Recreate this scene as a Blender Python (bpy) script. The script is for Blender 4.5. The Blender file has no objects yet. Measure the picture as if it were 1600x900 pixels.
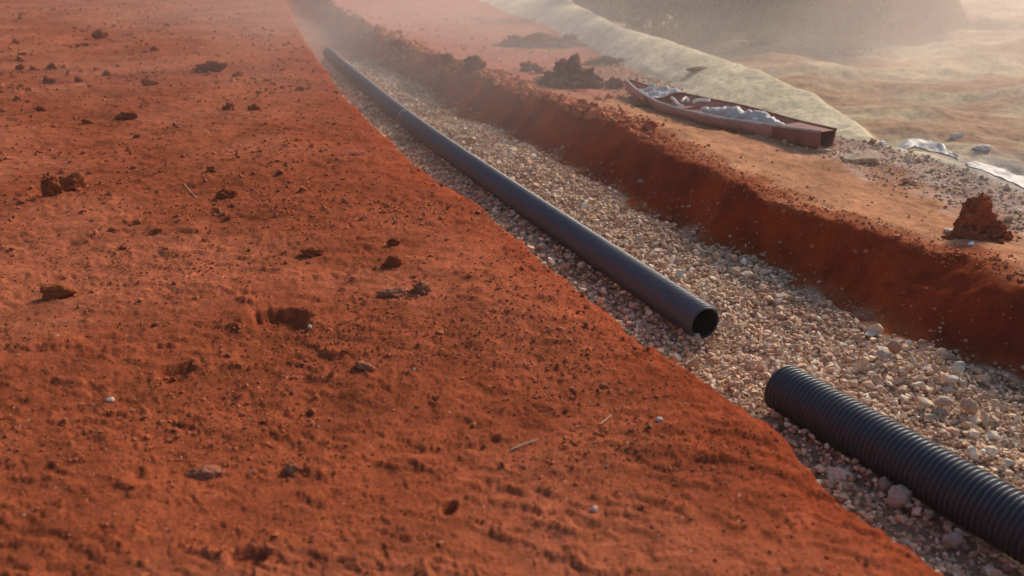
import bpy, bmesh, math, random
import numpy as np
from mathutils import Vector, Matrix, Euler

random.seed(7)
rng = np.random.default_rng(7)
scene = bpy.context.scene
COL = scene.collection

# ------------------------------------------------------------------ camera numbers
H = 1.55                       # camera height above the bare soil
F = 1300.0                     # focal length in pixels of the 1600 px wide photograph
PITCH = math.atan(550.0 / 1300.0)
CP, SP = math.cos(PITCH), math.sin(PITCH)

def un(px, py, z):
    a = (px - 800.0) / F
    d = (py - 450.0) / F
    X, Y, Z = a, CP - SP * d, -(SP + CP * d)
    t = (z - H) / Z
    return (X * t, Y * t)

def depth_of(x, y, z):
    return y * CP - (z - H) * SP

# ------------------------------------------------------------------ numpy noise
_N = 256
_r = np.random.default_rng(11)
_PERM = _r.integers(0, 1 << 16, size=(_N, _N))
_ANG = _PERM / 65536.0 * 2 * math.pi
_GX, _GY = np.cos(_ANG), np.sin(_ANG)
_VAL = _r.random((_N, _N))

def noise(x, y, seed=0):
    x = np.asarray(x, float) + seed * 17.31
    y = np.asarray(y, float) + seed * 41.77
    xi, yi = np.floor(x).astype(np.int64), np.floor(y).astype(np.int64)
    xf, yf = x - xi, y - yi
    u = xf * xf * xf * (xf * (xf * 6 - 15) + 10)
    v = yf * yf * yf * (yf * (yf * 6 - 15) + 10)
    def g(i, j, dx, dy):
        a, b = (xi + i) % _N, (yi + j) % _N
        return _GX[a, b] * dx + _GY[a, b] * dy
    n00, n10 = g(0, 0, xf, yf), g(1, 0, xf - 1, yf)
    n01, n11 = g(0, 1, xf, yf - 1), g(1, 1, xf - 1, yf - 1)
    return 1.5 * ((n00 * (1 - u) + n10 * u) * (1 - v) + (n01 * (1 - u) + n11 * u) * v)

def fbm(x, y, octaves=4, gain=0.5, seed=0):
    s, a = 0.0, 1.0
    for k in range(octaves):
        s = s + a * noise(x, y, seed + k * 3)
        x, y = 1.62 * x - 1.18 * y, 1.18 * x + 1.62 * y
        a *= gain
    return s

def cells(x, y, seed=0):
    """distance to the nearest jittered cell point, its random value"""
    x = np.asarray(x, float); y = np.asarray(y, float)
    xi, yi = np.floor(x).astype(np.int64), np.floor(y).astype(np.int64)
    best = np.full(x.shape, 9.0); val = np.zeros(x.shape)
    for i in (-1, 0, 1):
        for j in (-1, 0, 1):
            a, b = (xi + i + seed * 13) % _N, (yi + j + seed * 29) % _N
            px = xi + i + _VAL[a, b]
            py = yi + j + _VAL[b, (a + 71) % _N]
            d = np.hypot(px - x, py - y)
            m = d < best
            best = np.where(m, d, best)
            val = np.where(m, _VAL[(a + 37) % _N, (b + 91) % _N], val)
    return best, val

def smooth(t):
    t = np.clip(t, 0, 1)
    return t * t * (3 - 2 * t)

# ------------------------------------------------------------------ plan of the site (world metres)
def line(pixels, z):
    p = np.array(sorted([un(px, py, z)[::-1] for px, py in pixels]))   # rows (y, x)
    return p[:, 0], p[:, 1]

def along(ln, y):
    ys, xs = ln
    y = np.asarray(y, float)
    r = np.interp(y, ys, xs)
    k0 = (xs[2] - xs[0]) / (ys[2] - ys[0])
    k1 = (xs[-1] - xs[-3]) / (ys[-1] - ys[-3])
    r = np.where(y < ys[0], xs[0] + k0 * (y - ys[0]), r)
    return np.where(y > ys[-1], xs[-1] + k1 * (y - ys[-1]), r)

Z_FLOOR, Z_CREST = -0.50, -0.12
LIP = line([(446, 2), (474, 60), (508, 108), (545, 160), (600, 205), (628, 240), (690, 282), (742, 308), (800, 360), (870, 422),
            (930, 462), (985, 505), (1040, 545), (1090, 575), (1190, 648), (1240, 692), (1290, 737), (1380, 803), (1500, 895)], 0.0)
FOOT = line([(530, 60), (590, 100), (660, 135), (715, 182), (790, 210), (850, 240), (905, 272), (1000, 330), (1090, 378), (1170, 405),
             (1250, 450), (1330, 492), (1410, 535), (1500, 566), (1600, 596)], Z_FLOOR)
CREST = line([(508, 0), (560, 36), (625, 75), (690, 100), (760, 116), (830, 146), (960, 186), (1090, 256), (1200, 312),
              (1340, 352), (1450, 382), (1530, 412), (1600, 440)], Z_CREST)
SANDFOOT = line([(750, 0), (850, 40), (905, 68), (985, 108), (1100, 152), (1200, 182), (1300, 209), (1400, 230), (1500, 262), (1600, 302)], -0.20)
_sc = []
for px, py, z in ((880, 0, .17), (960, 40, .15), (1060, 70, .12), (1180, 110, .03), (1250, 140, -.06), (1320, 185, -.14), (1372, 222, -.20)):
    x, y = un(px, py, z)
    _sc.append((y, x, z))
_sc = np.array(sorted(_sc))

PITS = [  # dents in the bare soil: pixel, width, height of the dent in pixels, depth in m
    (435, 502, 92, 26, .036), (268, 592, 44, 20, .022), (388, 872, 60, 20, .018), (700, 789, 26, 18, .018),
    (1150, 680, 90, 22, .010), (70, 300, 36, 20, .020)]
_pits = []
for px, py, w, h, dp in PITS:
    x, y = un(px, py, 0)
    d = depth_of(x, y, 0)
    _pits.append((x, y, w * d / F / 2, abs(un(px, py - h / 2, 0)[1] - un(px, py + h / 2, 0)[1]) / 2 + .01, dp))

def terrain(x, y, fine=True):
    """height and plan values of the site at world x, y"""
    x = np.asarray(x, float); y = np.asarray(y, float)
    jag = .030 * noise(x * 1.1, y * 1.1, 3) + .028 * noise(x * 3.1, y * 3.1, 5) + .014 * noise(x * 11, y * 11, 6)
    xl = along(LIP, y) + jag
    xf = along(FOOT, y) + .07 * noise(x * 1.7, y * 1.7, 8) + .04 * noise(x * 5, y * 5, 9)
    far_scale = np.clip((y - 8) / 8, 0, 1)
    xc = along(CREST, y) + .06 * noise(x * 1.9, y * 1.9, 12) + .035 * noise(x * 6, y * 6, 13)
    xc = np.maximum(xc, xf + .22)
    xs = along(SANDFOOT, y) + .10 * noise(x * .9, y * .9, 15) + .04 * noise(x * 4, y * 4, 16)
    xs = np.maximum(xs, xc + .3)
    # bare soil
    zl = .030 * fbm(x * .5, y * .5, 3, seed=20) + .012 * fbm(x * 2.0, y * 2.0, 3, seed=23)
    rough = .55 + .45 * smooth(.5 + 1.2 * noise(x * .8, y * .8, 31))
    if fine:
        # the crust is dragged out sideways by the grader blade: features longer along x
        wx = .62 * x + .12 * y + .030 * noise(x * 11, y * 14, 36) + .010 * noise(x * 35, y * 45, 37)
        wy = 1.25 * y + .18 * x + .030 * noise(x * 11, y * 14, 38) + .010 * noise(x * 35, y * 45, 39)
        ridged = lambda f, sd: .5 - np.abs(noise(wx * f, wy * f, sd))
        zl = zl + rough * (.005 * fbm(wx * 6, wy * 6, 3, .55, seed=26) + .0035 * ridged(12, 33) + .0035 * ridged(28, 34) + .0040 * noise(wx * 75, wy * 75, 35))
        c, v = cells(wx * 8, wy * 8, 2)
        zl = zl + np.where(v > .84, .010 * smooth((.42 - c) / .22) * (v - .6) * 2.6, 0)
        c, v = cells(wx * 21, wy * 21, 5)
        zl = zl + np.where(v > .62, .0065 * smooth((.42 - c) / .2) * v, 0)
        # shallow crusts broken along one side
        st = fbm(wx * 2.8, wy * 3.4, 4, .6, seed=41)
        zl = zl + .007 * smooth((st - .30) / .04) * smooth((1.0 - st) / .55)
        st = fbm(wx * 7, wy * 7.5, 3, .6, seed=45)
        zl = zl + .005 * smooth((st - .30) / .06) * smooth((1.0 - st) / .5)
    for (px, py, a, b, dp) in _pits:
        q = ((x - px) / a) ** 2 + ((y - py) / b) ** 2
        q = q * (1 + .6 * noise(x * 8, y * 8, 40) + .35 * noise(x * 21, y * 21, 42))
        zl = zl - dp * 1.25 * smooth((1.2 - q) / .4) + dp * .22 * np.exp(-((np.sqrt(np.maximum(q, 0)) - 1.35) / .22) ** 2)
    lipd = xl - x
    zl = zl - .035 * np.exp(-np.maximum(lipd, 0) / .16)
    # trench floor
    zf = Z_FLOOR + .030 * fbm(x * .9, y * .9, 2, seed=43) + .018 * noise(x * 3.5, y * 3.5, 46)
    if fine:
        zf = zf + .006 * noise(x * 20, y * 20, 47)
    # berm right of the trench
    bx = np.maximum(x - xc, 0)
    zb = Z_CREST - .09 * np.clip(bx / 1.2, 0, 1) + .028 * noise(x * 1.6, y * 1.6, 50) * np.exp(-bx / .5) + .02 * fbm(x * 2, y * 2, 3, seed=52)
    zb = zb + far_scale * .24 * np.abs(noise(x * 2.1, y * 2.1, 54)) * np.exp(-((x - xc) / .30) ** 2)
    if fine:
        zb = zb + (.006 + .007 * np.exp(-bx / .25)) * (fbm(x * 9, y * 9, 3, .6, seed=56)) + .005 * noise(x * 33, y * 33, 58)
    # sand windrow and the ground behind it
    xt = np.interp(y, _sc[:, 0], _sc[:, 1])
    k = (_sc[-1, 1] - _sc[-2, 1]) / (_sc[-1, 0] - _sc[-2, 0])
    xt = np.where(y > _sc[-1, 0], _sc[-1, 1] + k * (y - _sc[-1, 0]), xt) + .05 * noise(x * 1.2, y * 1.2, 60)
    zt = np.interp(y, _sc[:, 0], _sc[:, 2])
    xt = np.maximum(xt, xs + .05)
    zback = -.30 + .16 * fbm(x * .32, y * .32, 3, seed=62) + .06 * fbm(x * .9, y * 1.4, 4, .55, seed=66)
    zback = np.where(y > 0, zback, -.3)
    # earth bank and rising ground in the background
    bank = smooth((x - 4.9) / 1.0) * smooth((8.6 + .9 * noise(x * .5, y * .5, 68) - x) / 1.6)
    byl = 15.4 + .5 * noise(x * .7, y * .7, 69)
    bankz = 1.35 * smooth((y - byl) / 1.4) * bank
    zback = zback + bankz
    rise = smooth((x - 6.0) / 3.0) * np.clip((y - 11.0) / 14.0, 0, 3) * .9
    zback = zback + rise + np.where(rise > .01, .22 * np.minimum(rise * 4, 1) * np.abs(noise(x * .45 + .3 * y, y * .55, 71)), 0)
    ts = (x - xs) / np.maximum(xt - xs, .05)
    z_up = -.20 + (zt + .20) * (1 - (1 - np.clip(ts, 0, 1)) ** 1.6)
    back_run = np.maximum((zt + .3) / .55, .12)
    tb = (x - xt) / back_run
    z_right = np.where(ts <= 1, z_up, zt + (zback - zt) * smooth(tb))
    z_right = z_right + .012 * fbm(x * 3, y * 3, 3, seed=73)
    if fine:
        z_right = z_right + .006 * noise(x * 14, y * 14, 75)
    z_right = np.where(y < 5.0, z_right + (-.22 - z_right) * smooth((5.0 - y) / 1.5), z_right)
    # assemble
    z = zl + (zf - zl) * smooth((x - xl) / .11)
    t = (x - xf) / (xc - xf)
    B = .12 * smooth(t / .45) + .88 * smooth((t - .26) / .74)
    gouge = fbm(x * 3.2 + y * 1.2, y * 1.0 - x * .3, 3, .6, seed=80) * .045 + .012 * fbm(x * 9, y * 9, 2, seed=83)
    gouge = gouge + .065 * smooth(.5 + 1.5 * noise(x * .8, y * .8, 87)) * (.5 - np.abs(noise(x * 2.6 - y * 3.4, (x + y) * .55, 85))) * 1.2
    z = z + (zb - z) * B + np.where((t > 0) & (t < 1), gouge * 4 * t * (1 - t), 0)
    m = smooth((x - xs + .12) / .24)
    z = np.where(x > xs - .12, z + (z_right - z) * m, z)
    return z, dict(xl=xl, xf=xf, xc=xc, xs=xs, xt=xt, t=t, ts=ts, tb=tb, bankz=bankz, rise=rise, lipd=lipd)

def tz(x, y, fine=True):
    return float(terrain(np.array([x]), np.array([y]), fine)[0][0])

def spot(px, py):
    """where the ground seen at a pixel of the photograph lies"""
    zs = np.linspace(.6, -.7, 261)
    p = np.array([un(px, py, z) for z in zs])
    g = terrain(p[:, 0], p[:, 1], False)[0]
    i = np.argmax(zs <= g)
    return Vector((p[i, 0], p[i, 1], g[i]))

# ------------------------------------------------------------------ tagging helpers
def tag(o, label=None, cat=None, group=None, kind=None):
    if label: o['label'] = label
    if cat: o['category'] = cat
    if group: o['group'] = group
    if kind: o['kind'] = kind
    return o

def link(name, me, mat=None, parent=None):
    o = bpy.data.objects.new(name, me)
    COL.objects.link(o)
    if mat is not None:
        me.materials.append(mat)
    if parent is not None:
        o.parent = parent
    return o

def empty(name, loc, rot=(0, 0, 0)):
    o = bpy.data.objects.new(name, None)
    COL.objects.link(o)
    o.location = loc
    o.rotation_euler = rot
    return o

def mesh_np(name, V, faces, smooth_shade=True, tint=None):
    """faces: (n,3) or (n,4) array"""
    me = bpy.data.meshes.new(name)
    V = np.asarray(V, np.float32); faces = np.asarray(faces, np.int32)
    n, k = faces.shape
    me.vertices.add(len(V)); me.vertices.foreach_set('co', V.ravel())
    me.loops.add(n * k); me.loops.foreach_set('vertex_index', faces.ravel())
    me.polygons.add(n)
    me.polygons.foreach_set('loop_start', np.arange(0, n * k, k, dtype=np.int32))
    me.update(calc_edges=True)
    me.polygons.foreach_set('use_smooth', np.full(n, smooth_shade))
    if tint is not None:
        a = me.color_attributes.new('tint', 'FLOAT_COLOR', 'POINT')
        c = np.ones((len(V), 4), np.float32); c[:, :3] = tint
        a.data.foreach_set('color', c.ravel())
    me.update()
    me.validate()
    return me

def from_lists(name, verts, faces, smooth_shade=True):
    me = bpy.data.meshes.new(name)
    me.from_pydata([tuple(v) for v in verts], [], faces)
    me.polygons.foreach_set('use_smooth', [smooth_shade] * len(me.polygons))
    me.update()
    return me

# ------------------------------------------------------------------ materials
def new_mat(name):
    m = bpy.data.materials.new(name)
    m.use_nodes = True
    nt = m.node_tree
    b = nt.nodes['Principled BSDF']
    return m, nt, b

def node(nt, kind, **kw):
    n = nt.nodes.new(kind)
    for k, v in kw.items():
        setattr(n, k, v)
    return n

def ramp(nt, src, stops):
    r = node(nt, 'ShaderNodeValToRGB')
    el = r.color_ramp.elements
    while len(el) < len(stops):
        el.new(.5)
    for e, (p, c) in zip(el, stops):
        e.position = p
        e.color = (c, c, c, 1) if not hasattr(c, '__len__') else (*c, 1)
    nt.links.new(src, r.inputs[0])
    return r.outputs[0]

def tex_noise(nt, vec, scale, detail=4, rough=.55):
    n = node(nt, 'ShaderNodeTexNoise')
    n.inputs['Scale'].default_value = scale
    n.inputs['Detail'].default_value = detail
    n.inputs['Roughness'].default_value = rough
    nt.links.new(vec, n.inputs['Vector'])
    return n.outputs['Fac']

def mul(nt, a, b, fac=1.0, mode='MULTIPLY'):
    m = node(nt, 'ShaderNodeMix', data_type='RGBA', blend_type=mode)
    if isinstance(fac, float):
        m.inputs[0].default_value = fac
    else:
        nt.links.new(fac, m.inputs[0])
    for s, i in ((a, 6), (b, 7)):
        if isinstance(s, tuple):
            m.inputs[i].default_value = (*s, 1)
        else:
            nt.links.new(s, m.inputs[i])
    return m.outputs[2]

def bump(nt, b, h, strength, dist, prev=None):
    n = node(nt, 'ShaderNodeBump')
    n.inputs['Strength'].default_value = strength
    n.inputs['Distance'].default_value = dist
    nt.links.new(h, n.inputs['Height'])
    if prev is not None:
        nt.links.new(prev, n.inputs['Normal'])
    nt.links.new(n.outputs[0], b.inputs['Normal'])
    return n.outputs[0]

def earth_material(name, specks=True, tint_attr=True, color=(.3, .1, .05), coarse=1.0):
    m, nt, b = new_mat(name)
    geo = node(nt, 'ShaderNodeNewGeometry')
    pos = geo.outputs['Position']
    if tint_attr:
        a = node(nt, 'ShaderNodeAttribute', attribute_name='tint')
        base = a.outputs['Color']
    else:
        base = color
    n1 = tex_noise(nt, pos, 1.7 * coarse, 5, .6)
    n2 = tex_noise(nt, pos, 14 * coarse, 5, .65)
    n3 = tex_noise(nt, pos, 75 * coarse, 3, .6)
    c = mul(nt, base, ramp(nt, n1, [(.30, .80), (.70, 1.18)]))
    c = mul(nt, c, ramp(nt, n2, [(.30, .68), (.52, 1.0), (.75, 1.25)]))
    c = mul(nt, c, ramp(nt, n3, [(.28, .72), (.5, 1.0), (.72, 1.28)]))
    if specks:
        v = node(nt, 'ShaderNodeTexVoronoi')
        v.inputs['Scale'].default_value = 36
        nt.links.new(pos, v.inputs['Vector'])
        near = ramp(nt, v.outputs['Distance'], [(.10, 1.0), (.17, 0.0)])
        sep = node(nt, 'ShaderNodeSeparateColor')
        nt.links.new(v.outputs['Color'], sep.inputs[0])
        some = ramp(nt, sep.outputs[0], [(.93, 0.0), (.96, 1.0)])
        both = node(nt, 'ShaderNodeMath', operation='MULTIPLY')
        nt.links.new(near, both.inputs[0]); nt.links.new(some, both.inputs[1])
        c = mul(nt, c, (.55, .34, .25), both.outputs[0], 'MIX')
    nt.links.new(c, b.inputs['Base Color'])
    b.inputs['Roughness'].default_value = .95
    b.inputs['Specular IOR Level'].default_value = .03
    p = bump(nt, b, tex_noise(nt, pos, 24 * coarse, 6, .7), .55, .011)
    p = bump(nt, b, tex_noise(nt, pos, 110 * coarse, 4, .7), .8, .007, p)
    return m

def tint_material(name, rough=.85, bump_scale=90, color=None, bump_d=.004):
    m, nt, b = new_mat(name)
    geo = node(nt, 'ShaderNodeNewGeometry')
    pos = geo.outputs['Position']
    if color is None:
        a = node(nt, 'ShaderNodeAttribute', attribute_name='tint')
        base = a.outputs['Color']
    else:
        base = color
    n1 = tex_noise(nt, pos, 60, 5, .65)
    c = mul(nt, base, ramp(nt, n1, [(.3, .72), (.7, 1.22)]))
    nt.links.new(c, b.inputs['Base Color'])
    b.inputs['Roughness'].default_value = rough
    b.inputs['Specular IOR Level'].default_value = .25
    bump(nt, b, tex_noise(nt, pos, bump_scale, 5, .65), .5, bump_d)
    return m

M_EARTH = earth_material('red_earth')
M_STONE = tint_material('crushed_stone')
M_CLOD = earth_material('dark_red_clod', False, False, (.29, .078, .030), 1.6)
M_CRUMB = tint_material('soil_crumb', .95)

def pipe_material(name, base, rough, dust_amount):
    m, nt, b = new_mat(name)
    geo = node(nt, 'ShaderNodeNewGeometry')
    pos = geo.outputs['Position']
    n1 = tex_noise(nt, pos, 5, 5, .65)
    n2 = tex_noise(nt, pos, 45, 4, .6)
    dust = node(nt, 'ShaderNodeMath', operation='MULTIPLY')
    nt.links.new(ramp(nt, n1, [(.35, .25), (.75, 1.0)]), dust.inputs[0])
    nt.links.new(ramp(nt, n2, [(.35, .1 * dust_amount), (.75, dust_amount)]), dust.inputs[1])
    c = mul(nt, base, (.24, .13, .09), dust.outputs[0], 'MIX')
    nt.links.new(c, b.inputs['Base Color'])
    r = node(nt, 'ShaderNodeMath', operation='ADD')
    r.inputs[1].default_value = rough - .12
    nt.links.new(ramp(nt, n1, [(.3, .05), (.8, .25)]), r.inputs[0])
    nt.links.new(r.outputs[0], b.inputs['Roughness'])
    bump(nt, b, n2, .12, .003)
    return m

M_PIPE = pipe_material('black_polyethylene', (.030, .038, .052), .42, .28)  # blue cast in the base stands in for sky reflection
M_PIPE_WORN_SHEEN = pipe_material('worn_sheen_polyethylene', (.058, .072, .092), .40, .35)  # faded plastic, base also lifted bluish grey to paint in the sky's sheen
M_PIPE_IN = pipe_material('pipe_lining', (.012, .011, .012), .6, .2)

def plain_mat(name, color, rough=.7, bump_scale=25, bump_d=.01, var=.3, spec=.4):
    m, nt, b = new_mat(name)
    geo = node(nt, 'ShaderNodeNewGeometry')
    n1 = tex_noise(nt, geo.outputs['Position'], bump_scale * .4, 5, .65)
    c = mul(nt, color, ramp(nt, n1, [(.3, 1 - var), (.7, 1 + var * .7)]))
    nt.links.new(c, b.inputs['Base Color'])
    b.inputs['Roughness'].default_value = rough
    b.inputs['Specular IOR Level'].default_value = spec
    bump(nt, b, tex_noise(nt, geo.outputs['Position'], bump_scale, 5, .65), .5, bump_d)
    return m

M_BOAT = plain_mat('faded_red_paint', (.44, .18, .135), .8, 18, .006, .35)
M_BOAT_DARK = plain_mat('rusty_end_plate', (.25, .075, .055), .8, 18, .008, .4)
M_RIM = plain_mat('highlight_rim', (.50, .40, .36), .7, 20, .006, .4)  # whitish highlight along the near rim, painted in as a pale colour
M_PLASTIC = plain_mat('white_plastic_film', (.66, .63, .61), .5, 40, .006, .12, .5)
_nt = M_PLASTIC.node_tree
_tr = _nt.nodes.new('ShaderNodeBsdfTranslucent'); _tr.inputs[0].default_value = (.7, .69, .68, 1)
_mx = _nt.nodes.new('ShaderNodeMixShader'); _mx.inputs[0].default_value = .45
_nt.links.new(_nt.nodes['Principled BSDF'].outputs[0], _mx.inputs[1]); _nt.links.new(_tr.outputs[0], _mx.inputs[2])
_nt.links.new(_mx.outputs[0], _nt.nodes['Material Output'].inputs['Surface'])
M_WOOD = plain_mat('weathered_wood', (.62, .42, .25), .85, 60, .004, .35)
M_STRAW = plain_mat('dry_straw', (.50, .33, .22), .8, 80, .002, .25)
M_TRUNK = plain_mat('shrub_bark', (.09, .06, .045), .9, 60, .004, .3)

def leaf_mat(name, col):
    m, nt, b = new_mat(name)
    a = node(nt, 'ShaderNodeAttribute', attribute_name='tint')
    nt.links.new(mul(nt, a.outputs['Color'], col), b.inputs['Base Color'])
    b.inputs['Roughness'].default_value = .65
    return m
M_LEAF = leaf_mat('shrub_leaves', (1.0, 1.0, 1.0))
_nt = M_LEAF.node_tree
_at = [n for n in _nt.nodes if n.type == 'ATTRIBUTE'][0]
_tr = _nt.nodes.new('ShaderNodeBsdfTranslucent')
_nt.links.new(_at.outputs['Color'], _tr.inputs[0])
_mx = _nt.nodes.new('ShaderNodeMixShader'); _mx.inputs[0].default_value = .4
_nt.links.new(_nt.nodes['Principled BSDF'].outputs[0], _mx.inputs[1]); _nt.links.new(_tr.outputs[0], _mx.inputs[2])
_nt.links.new(_mx.outputs[0], _nt.nodes['Material Output'].inputs['Surface'])

# ------------------------------------------------------------------ the ground, one sheet split where its surfaces change
def build_ground():
    r_in = np.concatenate([[.0], np.linspace(.25, 1.15, 14)])
    r_f = [1.18]
    while r_f[-1] < 30:
        r_f.append(r_f[-1] * 1.0056)
    r_o = [r_f[-1] * 1.06]
    while r_o[-1] < 420:
        r_o.append(r_o[-1] * 1.10)
    R = np.concatenate([r_in, r_f, r_o])
    fine = np.linspace(-math.radians(50), math.radians(50), 760)
    coarse = np.linspace(math.radians(50), math.radians(310), 80)[1:-1]
    A = np.concatenate([fine, coarse])
    nr, na = len(R), len(A)
    X = R[:, None] * np.sin(A)[None, :]
    Y = R[:, None] * np.cos(A)[None, :]
    Z, q = terrain(X, Y)
    # distant land rolls gently
    far = smooth((np.hypot(X, Y) - 30) / 40)
    Z = Z * (1 - far) + far * (1.2 * fbm(X * .02, Y * .02, 3, seed=90) + .6)
    # ---- base colour of each surface
    def C(c): return np.array(c)[None, None, :]
    n_a = fbm(X * .7, Y * .7, 3, seed=101)[..., None]
    n_b = fbm(X * 3.0, Y * 3.0, 3, seed=104)[..., None]
    w = lambda a: np.clip(a, 0, 1)[..., None]
    soil = C((.300, .074, .030)) + (C((.385, .112, .052)) - C((.300, .074, .030))) * np.clip(.5 + 1.3 * n_a, 0, 1)
    soil = soil * (1 - .25 * np.clip(n_b, 0, 1))
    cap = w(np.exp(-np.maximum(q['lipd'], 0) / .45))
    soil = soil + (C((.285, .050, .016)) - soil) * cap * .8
    floor = C((.40, .265, .175)) * (1 + .3 * n_b)
    floor = floor + (C((.26, .12, .08)) - floor) * w(smooth((Y - 14.6) / 1.2))
    bank = C((.28, .040, .009)) * (1 + .35 * n_b + .25 * n_a)  # redder subsoil, with some of the face's deep shade put into the colour
    bench = C((.30, .066, .022)) * (1 + .2 * n_b)
    berm = C((.48, .225, .115)) * (1 + .18 * n_b)
    bx = X - q['xc']
    berm = C((.33, .088, .034)) + (berm - C((.33, .088, .034))) * w(smooth((bx - .08 + .15 * n_b[..., 0]) / .35))
    berm = berm + (C((.37, .125, .085)) - berm) * w(smooth((Y - 8.5 + n_a[..., 0]) / 2.5))
    strip = w(smooth((X - q['xs'] + .95 + .3 * n_b[..., 0]) / .5) * smooth((12.5 - Y) / 2))
    berm = berm + (C((.44, .31, .24)) * (1 + .3 * n_b) - berm) * strip
    sand = C((.70, .585, .39)) * (1 + .12 * n_b)
    tan = C((.54, .42, .27)); brown = C((.44, .27, .17))
    pm = w(smooth(.45 + 1.3 * fbm(X * .45, Y * .8, 4, seed=111)))
    back = brown + (tan - brown) * pm
    back = back * (1 + .15 * n_b)
    back = back + (C((.33, .115, .065)) - back) * w(smooth(q['bankz'] / .18) * smooth((X - 2.0) / .5))
    red_hill = w(smooth((q['rise'] - .35 + .5 * fbm(X * .4, Y * .4, 3, seed=117)) / .25))
    back = back + (C((.38, .20, .13)) - back) * red_hill * .6
    inside = w(smooth((X - q['xl'] - .02) / .06))
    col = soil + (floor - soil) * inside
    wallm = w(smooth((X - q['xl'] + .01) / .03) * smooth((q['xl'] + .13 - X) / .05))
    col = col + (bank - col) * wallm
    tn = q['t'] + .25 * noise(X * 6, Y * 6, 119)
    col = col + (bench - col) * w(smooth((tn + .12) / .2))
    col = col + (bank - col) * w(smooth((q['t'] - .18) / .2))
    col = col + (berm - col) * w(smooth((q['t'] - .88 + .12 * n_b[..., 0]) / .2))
    ms = w(smooth((X - q['xs'] + .05) / .1))
    col = col + (sand - col) * ms
    col = col + (back - col) * w(smooth((q['tb'] - .25) / .4)) * ms
    lo = w(smooth((7.4 - Y) / .8)) * ms
    col = col + (C((.54, .46, .38)) * (1 + .15 * n_b) - col) * lo
    # ---- regions
    reg = np.zeros((nr, na), int)
    reg[X > q['xl']] = 1
    reg[X > q['xc']] = 2
    reg[X > q['xs']] = 3
    reg[(X > q['xs']) & (q['tb'] > .3)] = 4
    names = ['bare_ground', 'trench', 'dirt_ground', 'sand_bank', 'hillside']
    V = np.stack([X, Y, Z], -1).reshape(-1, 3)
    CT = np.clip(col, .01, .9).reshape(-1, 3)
    i, j = np.meshgrid(np.arange(nr - 1), np.arange(na), indexing='ij')
    j2 = (j + 1) % na
    Q = np.stack([i * na + j, i * na + j2, (i + 1) * na + j2, (i + 1) * na + j], -1).reshape(-1, 4)
    Q = Q[:, ::-1]
    rq = reg[:-1, :].reshape(-1)
    for k, nm in enumerate(names):
        f = Q[rq == k]
        ids, inv = np.unique(f, return_inverse=True)
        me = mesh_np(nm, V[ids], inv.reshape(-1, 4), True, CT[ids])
        o = link(nm, me, M_EARTH)
        tag(o, kind='structure')

build_ground()

# ------------------------------------------------------------------ scatter of small stones and crumbs
def hull_proto(n, seed, squash=(1, .8, .6)):
    r = np.random.default_rng(seed)
    p = r.normal(size=(n, 3)); p /= np.linalg.norm(p, axis=1)[:, None]
    p *= (.35 + .22 * r.random((n, 1))) * np.array(squash)
    bm = bmesh.new()
    for c in p:
        bm.verts.new(c)
    bmesh.ops.convex_hull(bm, input=bm.verts)
    bmesh.ops.delete(bm, geom=[v for v in bm.verts if not v.link_faces], context='VERTS')
    bmesh.ops.triangulate(bm, faces=bm.faces)
    bmesh.ops.recalc_face_normals(bm, faces=bm.faces)
    bm.verts.index_update()
    V = np.array([v.co for v in bm.verts]); Fc = np.array([[v.index for v in f.verts] for f in bm.faces])
    bm.free()
    return V, Fc

def rand_rot(n, tilt):
    a = rng.random(n) * 2 * math.pi
    t = rng.normal(size=n) * tilt
    b = rng.random(n) * 2 * math.pi
    ca, sa = np.cos(a), np.sin(a)
    Rz = np.zeros((n, 3, 3)); Rz[:, 0, 0] = ca; Rz[:, 0, 1] = -sa; Rz[:, 1, 0] = sa; Rz[:, 1, 1] = ca; Rz[:, 2, 2] = 1
    ux, uy = np.cos(b), np.sin(b)
    c, s = np.cos(t), np.sin(t)
    Rt = np.zeros((n, 3, 3))
    Rt[:, 0, 0] = c + ux * ux * (1 - c); Rt[:, 0, 1] = ux * uy * (1 - c); Rt[:, 0, 2] = uy * s
    Rt[:, 1, 0] = ux * uy * (1 - c); Rt[:, 1, 1] = c + uy * uy * (1 - c); Rt[:, 1, 2] = -ux * s
    Rt[:, 2, 0] = -uy * s; Rt[:, 2, 1] = ux * s; Rt[:, 2, 2] = c
    return Rt @ Rz

def scatter_mesh(name, protos, P, S, tilt, tint, smooth_shade=False):
    n = len(P)
    which = rng.integers(0, len(protos), n)
    R = rand_rot(n, tilt)
    VV, FF, CC, off = [], [], [], 0
    for k, (pv, pf) in enumerate(protos):
        ids = np.where(which == k)[0]
        if not len(ids):
            continue
        v = np.einsum('nij,vj->nvi', R[ids], pv) * S[ids][:, None, None] + P[ids][:, None, :]
        f = pf[None] + (off + np.arange(len(ids)) * len(pv))[:, None, None]
        VV.append(v.reshape(-1, 3)); FF.append(f.reshape(-1, 3))
        CC.append(np.repeat(tint[ids], len(pv), axis=0))
        off += len(ids) * len(pv)
    return mesh_np(name, np.concatenate(VV), np.concatenate(FF), smooth_shade, np.concatenate(CC))

def in_view(x, y, z, margin=1.6):
    d = y * CP - (z - H) * SP
    u = x / d * F
    v = (-(y * SP) - (z - H) * CP) / d * F
    return (d > .5) & (np.abs(u) < 800 * margin) & (np.abs(v) < 450 * margin)

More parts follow.
